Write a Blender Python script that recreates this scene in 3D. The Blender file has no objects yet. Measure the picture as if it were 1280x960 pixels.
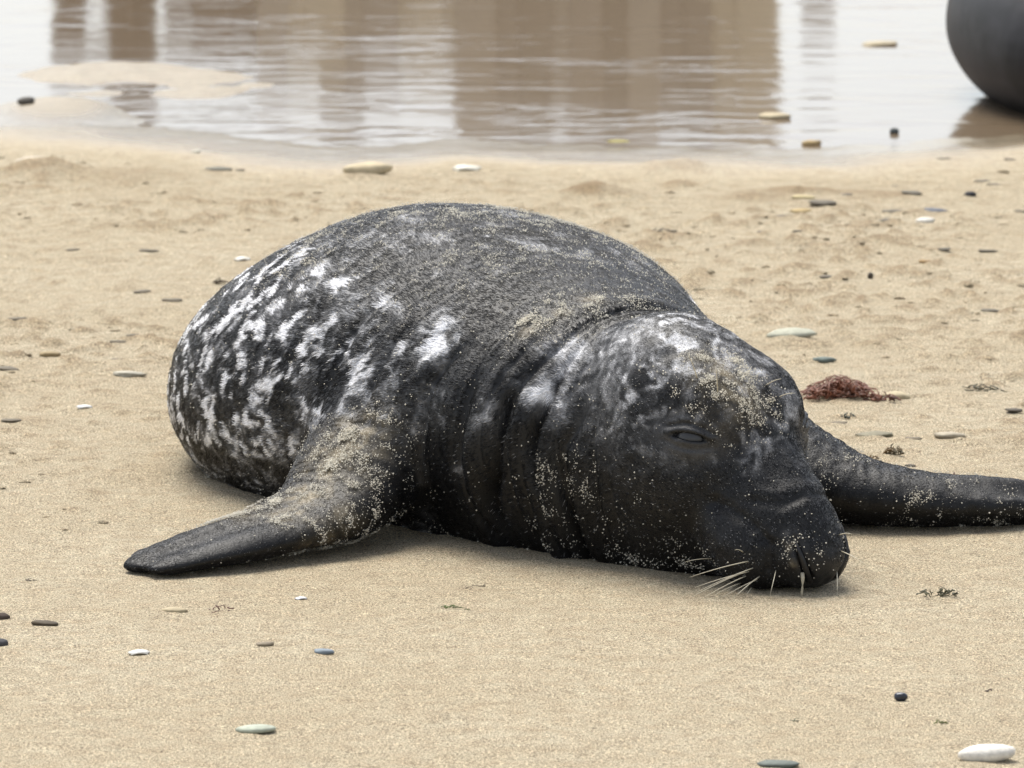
import bpy, math, random
import numpy as np
R = math.radians
rng = np.random.default_rng(7)
random.seed(7)
scene = bpy.context.scene
COL = scene.collection

# ------------------------------------------------------------------ camera
CAM_H, PITCH = 1.7, R(9.0)
FPX = 480 / math.tan(R(3.45))                    # focal length in pixels of the 1280 px wide photograph
cd = bpy.data.cameras.new('camera')
cd.sensor_width = 36.0
cd.lens = 36.0 * FPX / 1280
cd.clip_start, cd.clip_end = 0.5, 6000
cd.dof.use_dof = True
cd.dof.focus_distance = 9.05
cd.dof.aperture_fstop = 14.0
cam = bpy.data.objects.new('camera', cd)
cam.location = (0, 0, CAM_H)
cam.rotation_euler = (math.pi / 2 - PITCH, 0, 0)
COL.objects.link(cam)
scene.camera = cam

# ------------------------------------------------------------------ sky and sun (thin bright overcast)
SUN_EL, SUN_AZ = R(63), R(-25)                   # azimuth measured from +Y (away from the camera) towards +X
w = bpy.data.worlds.new('World')
scene.world = w
w.use_nodes = True
nt = w.node_tree
bg = nt.nodes['Background']
sky = nt.nodes.new('ShaderNodeTexSky')
sky.sky_type = 'NISHITA'
sky.sun_disc = False
sky.sun_elevation = SUN_EL
sky.sun_rotation = SUN_AZ
sky.air_density, sky.dust_density, sky.ozone_density = 1.0, 1.6, 1.5
hs = nt.nodes.new('ShaderNodeHueSaturation')
hs.inputs['Saturation'].default_value = 0.42
nt.links.new(sky.outputs[0], hs.inputs['Color'])
nt.links.new(hs.outputs[0], bg.inputs['Color'])
bg.inputs['Strength'].default_value = 0.088
sd = bpy.data.lights.new('sun', 'SUN')
sd.energy = 2.0
sd.angle = R(38)
sd.color = (1.0, 0.95, 0.87)
sun = bpy.data.objects.new('sun', sd)
sun.rotation_euler = (math.pi / 2 - SUN_EL, 0, math.pi - SUN_AZ)
COL.objects.link(sun)
scene.view_settings.view_transform = 'Standard'
scene.view_settings.look = 'None'
scene.view_settings.gamma = 1.0
scene.view_settings.exposure = 1.40
scene.render.film_transparent = False

# ------------------------------------------------------------------ helpers
def g(px, py, z=0.0):
    """photo pixel -> point on the horizontal plane at height z"""
    u, v = (px - 640) / FPX, (480 - py) / FPX
    dy = math.cos(PITCH) + v * math.sin(PITCH)
    dz = -math.sin(PITCH) + v * math.cos(PITCH)
    t = (z - CAM_H) / dz
    return u * t, dy * t

def pxm(y):
    """photo pixels per metre on the ground at distance y"""
    return FPX / math.hypot(y, CAM_H)

def _hash(h, seed):
    h = h + np.uint32((seed * 974634777 + 12345) & 0xffffffff)
    h = (h ^ (h >> np.uint32(13))) * np.uint32(1274126177)
    h = (h ^ (h >> np.uint32(15))) * np.uint32(2246822519)
    return ((h ^ (h >> np.uint32(16))) >> np.uint32(8)).astype(np.float32) * np.float32(2.0 / 16777215.0)

def vnoise(p, seed=0):
    """value noise in [-1, 1], two or three dimensions"""
    K = (np.uint32(374761393), np.uint32(668265263), np.uint32(2147483647))
    r = None
    lo, fr = [], []
    for a in range(p.shape[-1]):
        c = np.asarray(p[..., a], np.float64)
        i = np.floor(c)
        f = (c - i).astype(np.float32)
        lo.append(i.astype(np.int64).astype(np.uint32) * K[a])
        fr.append(f * f * f * (f * (f * 6 - 15) + 10))
    def rec(a, h):
        if a < 0: return _hash(h, seed)
        u = rec(a - 1, h + lo[a]); v = rec(a - 1, h + lo[a] + K[a])
        return u + (v - u) * fr[a]
    return rec(len(lo) - 1, np.zeros_like(lo[0])) - 1

def fbm(p, octv=4, seed=0, gain=0.5):
    p = np.asarray(p, float)
    r, a, s = 0, 1.0, 0
    for o in range(octv):
        r = r + a * vnoise(p * 2.0 ** o + 17.3 * o, seed + o)
        s += a
        a *= gain
    return r / s

def sstep(a, b, x):
    t = np.clip((x - a) / (b - a), 0, 1)
    return t * t * (3 - 2 * t)

def mesh_obj(name, verts, faces, mat, parent=None, smooth=True):
    me = bpy.data.meshes.new(name)
    verts = np.asarray(verts, np.float32)
    if isinstance(faces, np.ndarray):
        n, k = faces.shape
        me.vertices.add(len(verts)); me.vertices.foreach_set('co', verts.ravel())
        me.loops.add(n * k); me.loops.foreach_set('vertex_index', faces.astype(np.int32).ravel())
        me.polygons.add(n)
        me.polygons.foreach_set('loop_start', np.arange(0, n * k, k, dtype=np.int32))
        me.update(calc_edges=True)
    else:
        me.from_pydata([tuple(v) for v in verts], [], faces)
    me.validate()
    me.polygons.foreach_set('use_smooth', np.full(len(me.polygons), smooth))
    if mat:
        me.materials.append(mat)
    o = bpy.data.objects.new(name, me)
    COL.objects.link(o)
    if parent:
        o.parent = parent
    return o

def tag(o, label=None, cat=None, group=None, kind=None):
    if label: o['label'] = label
    if cat: o['category'] = cat
    if group: o['group'] = group
    if kind: o['kind'] = kind
    return o

def vattr(o, name, arr, kind='FLOAT'):
    a = o.data.attributes.new(name, kind, 'POINT')
    if kind == 'FLOAT':
        a.data.foreach_set('value', np.asarray(arr, np.float32).ravel())
    else:
        c = np.ones((len(arr), 4), np.float32); c[:, :3] = arr
        a.data.foreach_set('color', c.ravel())

class NM:
    """small node-material helper"""
    def __init__(s, name):
        s.m = bpy.data.materials.new(name); s.m.use_nodes = True
        s.t = s.m.node_tree; s.b = s.t.nodes['Principled BSDF']
    def n(s, typ, **kw):
        nd = s.t.nodes.new(typ)
        for k, v in kw.items():
            if k in nd.inputs: nd.inputs[k].default_value = v
            else: setattr(nd, k, v)
        return nd
    def l(s, a, b): s.t.links.new(a, b)
    def mix(s, fac, a, b, blend='MIX'):
        nd = s.t.nodes.new('ShaderNodeMix'); nd.data_type = 'RGBA'; nd.blend_type = blend
        for sock, v in ((nd.inputs['Factor'], fac), (nd.inputs[6], a), (nd.inputs[7], b)):
            if hasattr(v, 'is_linked'): s.l(v, sock)
            elif isinstance(v, (int, float)): sock.default_value = v
            else: sock.default_value = (*v, 1)
        return nd.outputs[2]
    def noise(s, scale, detail=2, rough=0.5, vec=None, **kw):
        nd = s.n('ShaderNodeTexNoise', Scale=scale, Detail=detail, Roughness=rough, **kw)
        if vec is not None: s.l(vec, nd.inputs['Vector'])
        return nd.outputs['Fac']
    def ramp(s, fac, *stops):
        nd = s.n('ShaderNodeValToRGB'); cr = nd.color_ramp
        while len(cr.elements) < len(stops): cr.elements.new(0.5)
        for e, (p, c) in zip(cr.elements, stops):
            e.position = p; e.color = (*c, 1) if not isinstance(c, (int, float)) else (c, c, c, 1)
        s.l(fac, nd.inputs[0]); return nd.outputs[0]
    def math(s, op, a, b=0.0):
        nd = s.n('ShaderNodeMath', operation=op)
        for sock, v in ((nd.inputs[0], a), (nd.inputs[1], b)):
            if hasattr(v, 'is_linked'): s.l(v, sock)
            else: sock.default_value = v
        return nd.outputs[0]

# ------------------------------------------------------------------ materials: sand, water
WATER_Z = -0.022

def sand_material():
    k = NM('sand')
    pos = k.n('ShaderNodeNewGeometry').outputs['Position']
    wet = k.n('ShaderNodeAttribute', attribute_name='wet').outputs['Fac']
    dark = k.n('ShaderNodeAttribute', attribute_name='churned').outputs['Fac']
    big = k.noise(2.2, 4, 0.6, pos)
    mid = k.noise(26, 4, 0.6, pos)
    fine = k.noise(330, 3, 0.75, pos)
    grain = k.noise(900, 1, 0.5, pos)
    base = k.mix(k.ramp(big, (0.3, 0.0), (0.7, 1.0)), (0.515, 0.44, 0.305), (0.565, 0.497, 0.362))
    base = k.mix(k.ramp(mid, (0.35, 0.0), (0.75, 1.0)), base, (0.45, 0.36, 0.24))
    sp = k.ramp(fine, (0.34, (0.22, 0.19, 0.16)), (0.44, (0.80, 0.78, 0.76)), (0.54, (1.08, 1.08, 1.07)), (0.66, (1.7, 1.68, 1.6)))
    base = k.mix(1.0, base, sp, 'MULTIPLY')
    gs = k.ramp(grain, (0.36, 0.30), (0.5, 1.0), (0.64, 1.75))
    base = k.mix(0.8, base, gs, 'MULTIPLY')
    base = k.mix(dark, base, k.mix(1.0, base, (0.62, 0.52, 0.42), 'MULTIPLY'))
    wetc = k.mix(1.0, base, (0.48, 0.47, 0.47), 'MULTIPLY')
    base = k.mix(wet, base, wetc)
    k.l(base, k.b.inputs['Base Color'])
    ro = k.n('ShaderNodeMapRange'); k.l(wet, ro.inputs[0])
    ro.inputs[1].default_value = 0.15; ro.inputs[3].default_value = 0.9; ro.inputs[4].default_value = 0.13
    k.l(ro.outputs[0], k.b.inputs['Roughness'])
    k.b.inputs['IOR'].default_value = 1.36
    b1 = k.n('ShaderNodeBump', Strength=1.0, Distance=0.006)
    k.l(fine, b1.inputs['Height'])
    b2 = k.n('ShaderNodeBump', Strength=0.7, Distance=0.012)
    k.l(k.noise(70, 4, 0.65, pos), b2.inputs['Height'])
    dry = k.math('SUBTRACT', 1.0, k.math('MULTIPLY', wet, 0.93))
    k.l(k.math('MULTIPLY', dry, 0.8), b2.inputs['Strength'])
    k.l(dry, b1.inputs['Strength'])
    k.l(b2.outputs[0], b1.inputs['Normal'])
    k.l(b1.outputs[0], k.b.inputs['Normal'])
    return k.m

def water_material():
    k = NM('shallow_water')
    pos = k.n('ShaderNodeNewGeometry').outputs['Position']
    k.b.inputs['Base Color'].default_value = (0.17, 0.125, 0.08, 1)
    k.b.inputs['Roughness'].default_value = 0.075
    k.b.inputs['IOR'].default_value = 1.36
    mp = k.n('ShaderNodeMapping'); mp.inputs['Scale'].default_value = (1.3, 3.0, 1.0)
    k.l(pos, mp.inputs['Vector'])
    b = k.n('ShaderNodeBump', Strength=0.5, Distance=0.006)
    calm = k.ramp(k.noise(1.1, 2, 0.5, mp.outputs[0]), (0.38, 0.15), (0.62, 1.0))
    k.l(k.math('MULTIPLY', calm, 0.85), b.inputs['Strength'])
    k.l(k.noise(2.6, 3, 0.55, mp.outputs[0], Distortion=0.6), b.inputs['Height'])
    k.l(b.outputs[0], k.b.inputs['Normal'])
    return k.m

SAND, WATER = sand_material(), water_material()

# ------------------------------------------------------------------ the beach: one graded sheet to the horizon
def front_edge(x):
    """distance at which the shallow water begins"""
    pts = [(-40, 15.6), (-3, 15.3)] + [(g(a, b)[0], g(a, b)[1]) for a, b in
           ((0, 136), (40, 138), (110, 142), (250, 148), (420, 160), (560, 158), (700, 162), (800, 166), (930, 164), (1040, 168), (1180, 160), (1280, 148))] + [(2.5, 15.2), (40, 15.6)]
    xs, ys = zip(*pts)
    return np.interp(x, xs, ys)

def far_edge(x):
    return np.interp(x, [-40, -3, -1.4, -1.0, -0.4, 0.2, 1.3, 3, 40], [23, 21.5, 20.2, 18.2, 18.0, 18.0, 18.1, 18.2, 18.6])

MOUNDS = []      # x, y, rx, ry, h, churn
def mound(px, py, wpx, hm, churn=0.7, ry=None):
    x, y = g(px, py); r = wpx / pxm(y) / 2
    MOUNDS.append((x, y, r, ry or r * 0.9, hm, churn))
mound(845, 208, 125, .020, .75); mound(738, 244, 100, .030, .85); mound(850, 232, 70, .016, .6)
mound(45, 220, 120, .028, .55); mound(150, 222, 220, .010, .3); mound(460, 222, 70, .012, .3)
mound(1000, 243, 120, .012, .75); mound(1090, 245, 150, .009, .6); mound(940, 248, 150, .010, .5)
mound(1013, 328, 40, .010, .5); mound(170, 458, 62, .012, .4); mound(205, 455, 30, .012, .4)
mound(630, 295, 120, .010, .3); mound(990, 428, 70, .010, .1)
mound(130, 515, 60, .005, .2); mound(40, 530, 100, .005, .25); mound(110, 620, 70, .005, .3); mound(90, 640, 40, .005, .3)
mound(1060, 760, 60, .006, .1); mound(1180, 752, 70, .006, .2)

def height(P):
    x, y = P[:, 0], P[:, 1]
    P2 = P[:, :2]
    z = 0.007 * fbm(P2 * [1.6, 1.1], 3, 3) + 0.0035 * fbm(P2 * [9, 7], 3, 11)
    crumb = sstep(9.3, 10.4, y) * (1 - sstep(13.2, 14.2, y)) * (0.45 + 0.55 * sstep(-0.1, .35, fbm(P2 * 1.7, 2, 41)))
    n = fbm(P2 * [22, 30], 3, 23)
    z = z + crumb * 0.022 * np.clip(n - 0.08, 0, 1)
    z = z + 0.0016 * fbm(P2 * [45, 45], 2, 57)
    churn = crumb * 0.55 * sstep(0.15, 0.4, n)
    nA, nB = fbm(P2 * 18, 3, 71), fbm(P2 * 30, 2, 5)
    for mx, my, rx, ry, h, c in MOUNDS:
        q = ((x - mx) / rx) ** 2 + ((y - my) / ry) ** 2
        e = np.exp(-1.2 * q) * (1 + 0.5 * nA)
        z = z + h * e
        churn = np.maximum(churn, c * sstep(0.25, 0.8, e + .25 * nB))
    # basin of the shallow water
    fe = front_edge(x) + 0.24 * fbm(P2 * [1.9, 1.2], 3, 31) + 0.04 * fbm(P2 * 9, 2, 33)
    fa = far_edge(x) + 0.12 * fbm(P2 * [2.0, 1.0], 3, 37)
    inside = np.minimum(y - fe, fa - y)
    basin = sstep(-0.85, 0.95, inside)
    # sand spit in the left of the water, nearly awash
    sx, sy = g(150, 90)
    spit = np.exp(-(((x - sx) / .46) ** 2 + ((y - sy + .30 * (x - sx)) / .50) ** 2) ** 1.2) * (1 + .8 * fbm(P2 * [3.0, 2.4], 4, 29))
    bx, by = g(70, 128)
    spit = np.maximum(spit, .8 * np.exp(-(((x - bx) / .16) ** 2 + ((y - by) / .45) ** 2)))
    spit2 = np.exp(-(((x + 1.0) / .16) ** 2 + ((y - 16.95) / .22) ** 2))
    z = z * (1 - 0.8 * basin) - 0.05 * basin + 0.042 * spit * (1 + .15 * fbm(P2 * 6, 2, 8)) + .01 * spit2
    wet = sstep(-1.05, -0.05, inside + .22 * fbm(P2 * [2.2, 3.0], 3, 91)) 
    wet = wet * (1 - .25 * sstep(.3, .7, spit))
    z = z - sstep(25, 60, y) * 0.25                     # the beach falls to the sea far behind
    return z, wet, churn * (1 - wet)

def axis_coords(lo, hi, step, far, grow=1.35):
    a = list(np.arange(lo, hi + 1e-6, step))
    s, left = step, []
    v = lo
    while v > -far:
        s *= grow; v -= s; left.append(v)
    s, right = step, []
    v = hi
    while v < far:
        s *= grow; v += s; right.append(v)
    return np.array(left[::-1] + a + right)

xs = axis_coords(-1.7, 1.7, 0.0105, 3500)
ya = np.concatenate([np.arange(7.3, 11.5, 0.0105), np.arange(11.5, 18.5, 0.022)])
s, v, tail = 0.022, ya[-1], []
while v < 4000:
    s *= 1.3; v += s; tail.append(v)
s, v, head_ = 0.0105, 7.3, []
while v > -3000:
    s *= 1.35; v -= s; head_.append(v)
ys = np.concatenate([head_[::-1], ya, tail])
GX, GY = np.meshgrid(xs, ys)
gp = np.stack([GX.ravel(), GY.ravel(), np.zeros(GX.size)], 1)
gz, gwet, gch = height(gp)
# the sand is pressed down a little where the animal lies and heaped at its edge: added further below
def grid_faces(nx, ny):
    i = (np.arange(ny - 1)[:, None] * nx + np.arange(nx - 1)[None, :]).ravel()
    return np.stack([i, i + 1, i + nx + 1, i + nx], 1)
gp[:, 2] = gz
beach = mesh_obj('beach_sand', gp, grid_faces(len(xs), len(ys)), SAND)
vattr(beach, 'wet', gwet); vattr(beach, 'churned', gch)
tag(beach, 'pale tan beach sand with fine grain and crumbly ridges', 'sand', kind='structure')

def ground_z(x, y):
    return float(height(np.array([[x, y, 0.0]]))[0][0])

wx = np.linspace(-14, 14, 60); wy = np.linspace(14.0, 24.5, 40)
WX, WY = np.meshgrid(wx, wy)
wp = np.stack([WX.ravel(), WY.ravel(), np.full(WX.size, WATER_Z)], 1)
water = mesh_obj('shallow_water', wp, grid_faces(60, 40), WATER)
tag(water, 'shallow sheet of still water left on the beach', 'water', kind='structure')

# ------------------------------------------------------------------ stand-in timber boards, added out of view only to be mirrored in the water
def plain_material(name, col, rough=0.6, scale=60, var=0.35, bump=0.002, spec=0.5, col2=None):
    k = NM(name)
    co = k.n('ShaderNodeTexCoord').outputs['Object']
    n = k.noise(scale, 4, 0.65, co)
    c2 = col2 or tuple(c * (1 - var) for c in col)
    k.l(k.mix(k.ramp(n, (0.35, 0.0), (0.68, 1.0)), col, c2), k.b.inputs['Base Color'])
    k.b.inputs['Roughness'].default_value = rough
    k.b.inputs['Specular IOR Level'].default_value = spec
    if bump:
        b = k.n('ShaderNodeBump', Strength=0.7, Distance=bump)
        k.l(k.noise(scale * 2.2, 3, 0.6, co), b.inputs['Height']); k.l(b.outputs[0], k.b.inputs['Normal'])
    return k.m

def box_mesh(sx, sy, sz, bev=0.004):
    """a bevelled board standing on z = 0"""
    import bmesh
    bm = bmesh.new(); bmesh.ops.create_cube(bm, size=1)
    for vv in bm.verts:
        vv.co = (vv.co.x * sx, vv.co.y * sy, (vv.co.z + .5) * sz)
    bmesh.ops.bevel(bm, geom=bm.edges[:], offset=bev, segments=1, affect='EDGES')
    me = bpy.data.meshes.new('board'); bm.to_mesh(me); bm.free()
    return me

def standin_groyne():
    root = bpy.data.objects.new('reflection_boards', None); COL.objects.link(root)
    GYD = 24.0
    root.location = (0, GYD, -0.02)
    tag(root, 'stand-in wall of upright timber boards, added out of view to be mirrored in the shallow water', 'standin_groyne')
    wood = {'dark': plain_material('timber_dark', (0.075, 0.050, 0.032), .8, 9, .4),
            'mid': plain_material('timber_mid', (0.22, 0.19, 0.155), .8, 9, .35),
            'mid2': plain_material('timber_brown', (0.28, 0.245, 0.205), .8, 9, .35),
            'grey': plain_material('timber_grey', (0.34, 0.305, 0.255), .8, 9, .3),
            'pale': plain_material('timber_pale', (0.50, 0.44, 0.33), .8, 9, .25)}
    x, i = -1.75, 0
    while x < 1.15:
        wd = 0.075 + 0.06 * random.random()
        px = x / 24.0 * FPX + 640
        if px < 300: kind, top = 'dark', .98
        elif px < 560: kind, top = ('mid', 'grey', 'mid2', 'grey', 'mid')[i % 5], 1.0 + .08 * random.random()
        else: kind, top = ('mid', 'grey', 'mid2', 'mid', 'grey', 'mid2')[i % 6], 1.22 + .16 * random.random()
        if px > 925 or px < 170:                       # gaps at both ends, to make the mirrored edges ragged
            x += wd * (.6 + .9 * random.random()); i += 1; kind = ('mid2', 'grey')[i % 2]; top = random.uniform(.75, 1.1)
            if px < 170: kind = 'dark'
        elif 330 < px < 395 or 490 < px < 560 or px > 870: kind = 'pale'
        me = box_mesh(wd + .028, .06 + .02 * random.random(), top); me.materials.append(wood[kind])
        o = bpy.data.objects.new('board', me); COL.objects.link(o); o.parent = root
        o.location = (x + wd / 2, (i % 2) * .03 + random.uniform(-.01, .01), -.1); o.rotation_euler = (0, R(random.uniform(-.6, .6) + (max(0, px - 800) * .02 - max(0, 220 - px) * .02)), 0)
        x += wd; i += 1
    for zz in (0.35, 0.75):
        me = box_mesh(2.5, .08, .14); me.materials.append(wood['dark'])
        o = bpy.data.objects.new('rail', me); COL.objects.link(o); o.parent = root
        o.location = (-.38, .14, zz)
    for xx in (-1.45, -.65, .15, .8):
        me = box_mesh(.17, .17, 1.25); me.materials.append(wood['dark'])
        o = bpy.data.objects.new('post', me); COL.objects.link(o); o.parent = root
        o.location = (xx, .27, -.15)
standin_groyne()

# ------------------------------------------------------------------ implicit surfaces
def smin(a, b, k):
    h = np.clip(0.5 + 0.5 * (b - a) / k, 0, 1)
    return b + (a - b) * h - k * h * (1 - h)
def smax(a, b, k): return -smin(-a, -b, k)

class Loft:
    """tube along a curve with elliptical, unequal cross-sections"""
    def __init__(s, pts, n=70, flat=True):
        P = np.array(pts, float)         # x y zc w htop hbot   (flat)  |  x y z w h h
        t = np.linspace(0, len(P) - 1, n)
        s.S = np.stack([cubic(P[:, i], t) for i in range(P.shape[1])], 1)
        s.t = t
        c = s.S[:, :3].copy()
        if flat: c[:, 2] = 0
        T = np.gradient(c, axis=0)
        s.step = np.linalg.norm(T, axis=1)
        s.T = T / s.step[:, None]
        if flat:
            s.W = np.stack([-s.T[:, 1], s.T[:, 0], 0 * s.T[:, 0]], 1)
        else:
            W = np.cross([0, 0, 1.0], s.T); s.W = W / np.linalg.norm(W, axis=1)[:, None]
        s.N = np.cross(s.T, s.W)
        s.flat = flat
    def coords(s, p):
        c = s.S[:, :3].copy(); q = p
        if s.flat:
            c[:, 2] = 0; q = p * [1, 1, 0]
        idx = np.empty(len(p), np.int64)
        cc = (c * c).sum(1)
        for a in range(0, len(p), 200000):
            d = cc[None] - 2 * q[a:a + 200000] @ c.T
            idx[a:a + 200000] = d.argmin(1)
        r = q - c[idx]
        u = (r * s.T[idx]).sum(1) / s.step[idx]
        uc = np.clip(u, -0.75, 0.75)
        ti = np.clip(idx + uc, 0, len(s.t) - 1)
        i0 = np.minimum(ti.astype(int), len(s.t) - 2); f = (ti - i0)[:, None]
        par = s.S[i0] * (1 - f) + s.S[i0 + 1] * f
        e = np.where(((idx == 0) & (u < 0)) | ((idx == len(s.t) - 1) & (u > 0)), np.abs(u) * s.step[idx], 0)
        rr = p - par[:, :3]
        if s.flat:
            Wi = s.W[i0] * (1 - f) + s.W[i0 + 1] * f
            lat = (rr * Wi).sum(1); ver = rr[:, 2]
        else:
            lat = (rr * s.W[idx]).sum(1); ver = (rr * s.N[idx]).sum(1)
        return s.t[0] + ti / (len(s.t) - 1) * (s.t[-1]), lat, ver, e, par, idx
    def sdf(s, p, C=None):
        t, lat, ver, e, par, idx = C or s.coords(p)
        h = np.where(ver > 0, par[:, 4], par[:, 5])
        q = np.sqrt((lat / par[:, 3]) ** 2 + (ver / h) ** 2 + (e / np.minimum(par[:, 3], .2)) ** 2) + 1e-6
        ln = np.sqrt(lat ** 2 + ver ** 2 + e ** 2)
        return np.where(q > .3, ln - ln / q, -0.7 * np.minimum(par[:, 3], h))

def cubic(v, t):
    n = len(v)
    i = np.clip(t.astype(int), 0, n - 2); f = t - i
    p0, p1, p2, p3 = v[np.maximum(i - 1, 0)], v[i], v[i + 1], v[np.minimum(i + 2, n - 1)]
    return 0.5 * (2 * p1 + (p2 - p0) * f + (2 * p0 - 5 * p1 + 4 * p2 - p3) * f ** 2 + (3 * p1 - p0 - 3 * p2 + p3) * f ** 3)

def ellip(p, c, r):
    q = (p - c) / r
    k0 = np.linalg.norm(q, axis=1) + 1e-9
    k1 = np.linalg.norm(q / r, axis=1) + 1e-9
    return k0 * (k0 - 1) / k1

def capsule(p, a, b, ra, rb):
    a, b = np.array(a, float), np.array(b, float)
    ab = b - a
    h = np.clip(((p - a) @ ab) / (ab @ ab), 0, 1)
    return np.linalg.norm(p - a - h[:, None] * ab, axis=1) - (ra + (rb - ra) * h)

EDG = [(0, 1), (2, 3), (4, 5), (6, 7), (0, 2), (1, 3), (4, 6), (5, 7), (0, 4), (1, 5), (2, 6), (3, 7)]
CRN = np.array([[i & 1, (i >> 1) & 1, (i >> 2) & 1] for i in range(8)])
def surface(sdf, lo, hi, h):
    """surface nets, evaluated only near the surface"""
    lo = np.array(lo, float); n = np.ceil((np.array(hi) - lo) / h).astype(int) // 4 * 4 + 1
    ax = [lo[i] + h * np.arange(n[i]) for i in range(3)]
    C = np.stack(np.meshgrid(*[a[::4] for a in ax], indexing='ij'), -1)
    cv = sdf(C.reshape(-1, 3)).reshape(C.shape[:3])
    V = cv.repeat(4, 0).repeat(4, 1).repeat(4, 2)[2:, 2:, 2:]
    V = np.pad(V, [(0, max(0, n[i] - V.shape[i])) for i in range(3)], mode='edge')[:n[0], :n[1], :n[2]].copy()
    near = np.abs(V) < h * 5.5
    I = np.argwhere(near)
    V[near] = sdf(lo + h * I)
    S = V < 0
    corner = [S[c[0]:n[0] - 1 + c[0], c[1]:n[1] - 1 + c[1], c[2]:n[2] - 1 + c[2]] for c in CRN]
    cnt = sum(c.astype(np.int8) for c in corner)
    act = (cnt > 0) & (cnt < 8)
    A = np.argwhere(act)
    vid = np.full(act.shape, -1, np.int64); vid[act] = np.arange(len(A))
    cvv = np.stack([V[A[:, 0] + c[0], A[:, 1] + c[1], A[:, 2] + c[2]] for c in CRN], 1)
    acc = np.zeros((len(A), 3)); num = np.zeros(len(A))
    for a, b in EDG:
        va, vb = cvv[:, a], cvv[:, b]
        m = (va < 0) != (vb < 0)
        f = np.where(m, va / np.where(m, va - vb, 1), 0)
        acc += m[:, None] * (CRN[a] + f[:, None] * (CRN[b] - CRN[a])); num += m
    verts = lo + h * (A + acc / num[:, None])
    quads = []
    for d in range(3):
        o = [0, 0, 0]; o[d] = 1
        u, w_ = [(1, 2), (2, 0), (0, 1)][d]
        s0 = S[:n[0] - o[0], :n[1] - o[1], :n[2] - o[2]]; s1 = S[o[0]:, o[1]:, o[2]:]
        E = np.argwhere(s0 != s1)
        E = E[(E[:, u] > 0) & (E[:, w_] > 0) & (E[:, u] < n[u] - 1) & (E[:, w_] < n[w_] - 1)]
        flip = S[E[:, 0], E[:, 1], E[:, 2]]
        def cell(du, dw):
            q = E.copy(); q[:, u] += du; q[:, w_] += dw
            return vid[q[:, 0], q[:, 1], q[:, 2]]
        Q = np.stack([cell(-1, -1), cell(0, -1), cell(0, 0), cell(-1, 0)], 1)
        Q[~flip] = Q[~flip][:, ::-1]
        quads.append(Q)
    Q = np.concatenate(quads)
    return verts, Q[(Q >= 0).all(1)]

def subdivide(v, q):
    e = np.stack([q, np.roll(q, -1, 1)], 2).reshape(-1, 2)
    es = np.sort(e, 1)
    key = es[:, 0] * np.int64(len(v) + 1) + es[:, 1]
    uk, first, inv = np.unique(key, return_index=True, return_inverse=True)
    em = (v[es[first, 0]] + v[es[first, 1]]) / 2
    fm = v[q].mean(1)
    n0, n1 = len(v), len(v) + len(em)
    ei = (n0 + inv).reshape(-1, 4); fi = n1 + np.arange(len(q))
    out = np.concatenate([np.stack([q[:, i], ei[:, i], fi, ei[:, i - 1]], 1) for i in range(4)])
    return np.concatenate([v, em, fm]), out

def project(sdf, v, it=2, e=0.0015):
    k = np.array([[1, -1, -1], [-1, -1, 1], [-1, 1, -1], [1, 1, 1]], float)
    for _ in range(it):
        D = [sdf(v + e * c) for c in k]
        gr = sum(c * d[:, None] for c, d in zip(k, D)) / (4 * e)
        v = v - np.clip(sum(D) / 4 / np.maximum((gr * gr).sum(1), .2), -.01, .01)[:, None] * gr
    return v, gr / (np.linalg.norm(gr, axis=1)[:, None] + 1e-9)

# ------------------------------------------------------------------ the seal
BODY = Loft([  # x, y, height of widest girth, half width, up, down
    (0.27, 9.08, .15, .150, .160, .20),
    (0.20, 9.19, .16, .195, .180, .22),
    (0.12, 9.31, .17, .250, .200, .24),
    (0.04, 9.47, .165, .325, .235, .24),
    (-0.055, 9.69, .145, .395, .288, .24),
    (-0.13, 9.90, .125, .418, .285, .24),
    (-0.19, 10.12, .120, .350, .215, .23),
    (-0.235, 10.36, .110, .250, .140, .20),
    (-0.26, 10.66, .10, .155, .095, .16),
    (-0.28, 10.95, .08, .085, .055, .11)], 120)
NEARF = Loft([
    (-0.14, 9.43, .16, .125, .11, .11),
    (-0.215, 9.31, .105, .105, .082, .085),
    (-0.270, 9.22, .056, .092, .050, .05),
    (-0.345, 9.145, .037, .086, .031, .03),
    (-0.420, 9.077, .028, .082, .023, .023),
    (-0.492, 9.020, .018, .066, .014, .015)], 40, flat=False)
FARF = Loft([
    (0.34, 9.50, .10, .11, .10, .10),
    (0.43, 9.43, .075, .090, .070, .07),
    (0.52, 9.39, .052, .078, .050, .05),
    (0.62, 9.38, .040, .070, .041, .04),
    (0.74, 9.395, .034, .060, .033, .033),
    (0.86, 9.43, .020, .035, .018, .02)], 40, flat=False)
HINDL = Loft([(-.29, 10.9, .07, .05, .05, .05), (-.33, 11.05, .05, .055, .03, .03), (-.37, 11.22, .03, .08, .02, .02), (-.39, 11.3, .02, .05, .012, .012)], 24, flat=False)
HINDR = Loft([(-.27, 10.9, .07, .05, .05, .05), (-.25, 11.07, .05, .055, .03, .03), (-.21, 11.25, .03, .08, .02, .02), (-.19, 11.33, .02, .05, .012, .012)], 24, flat=False)

# head frame: f towards the nose, r towards its right side (left in the picture), u up
HO = np.array([0.326, 8.985, 0.207])
yaw, pit = R(39), R(34)
HF = np.array([math.sin(yaw) * math.cos(pit), -math.cos(yaw) * math.cos(pit), -math.sin(pit)])
HR = np.array([-math.cos(yaw), -math.sin(yaw), 0.0])
HU = np.cross(HF, HR); HU *= np.sign(HU[2])
HM = np.stack([HF, HR, HU], 1)                       # world = HO + HM @ local
def to_head(p): return (p - HO) @ HM
def from_head(q): return HO + np.asarray(q, float) @ HM.T

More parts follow.
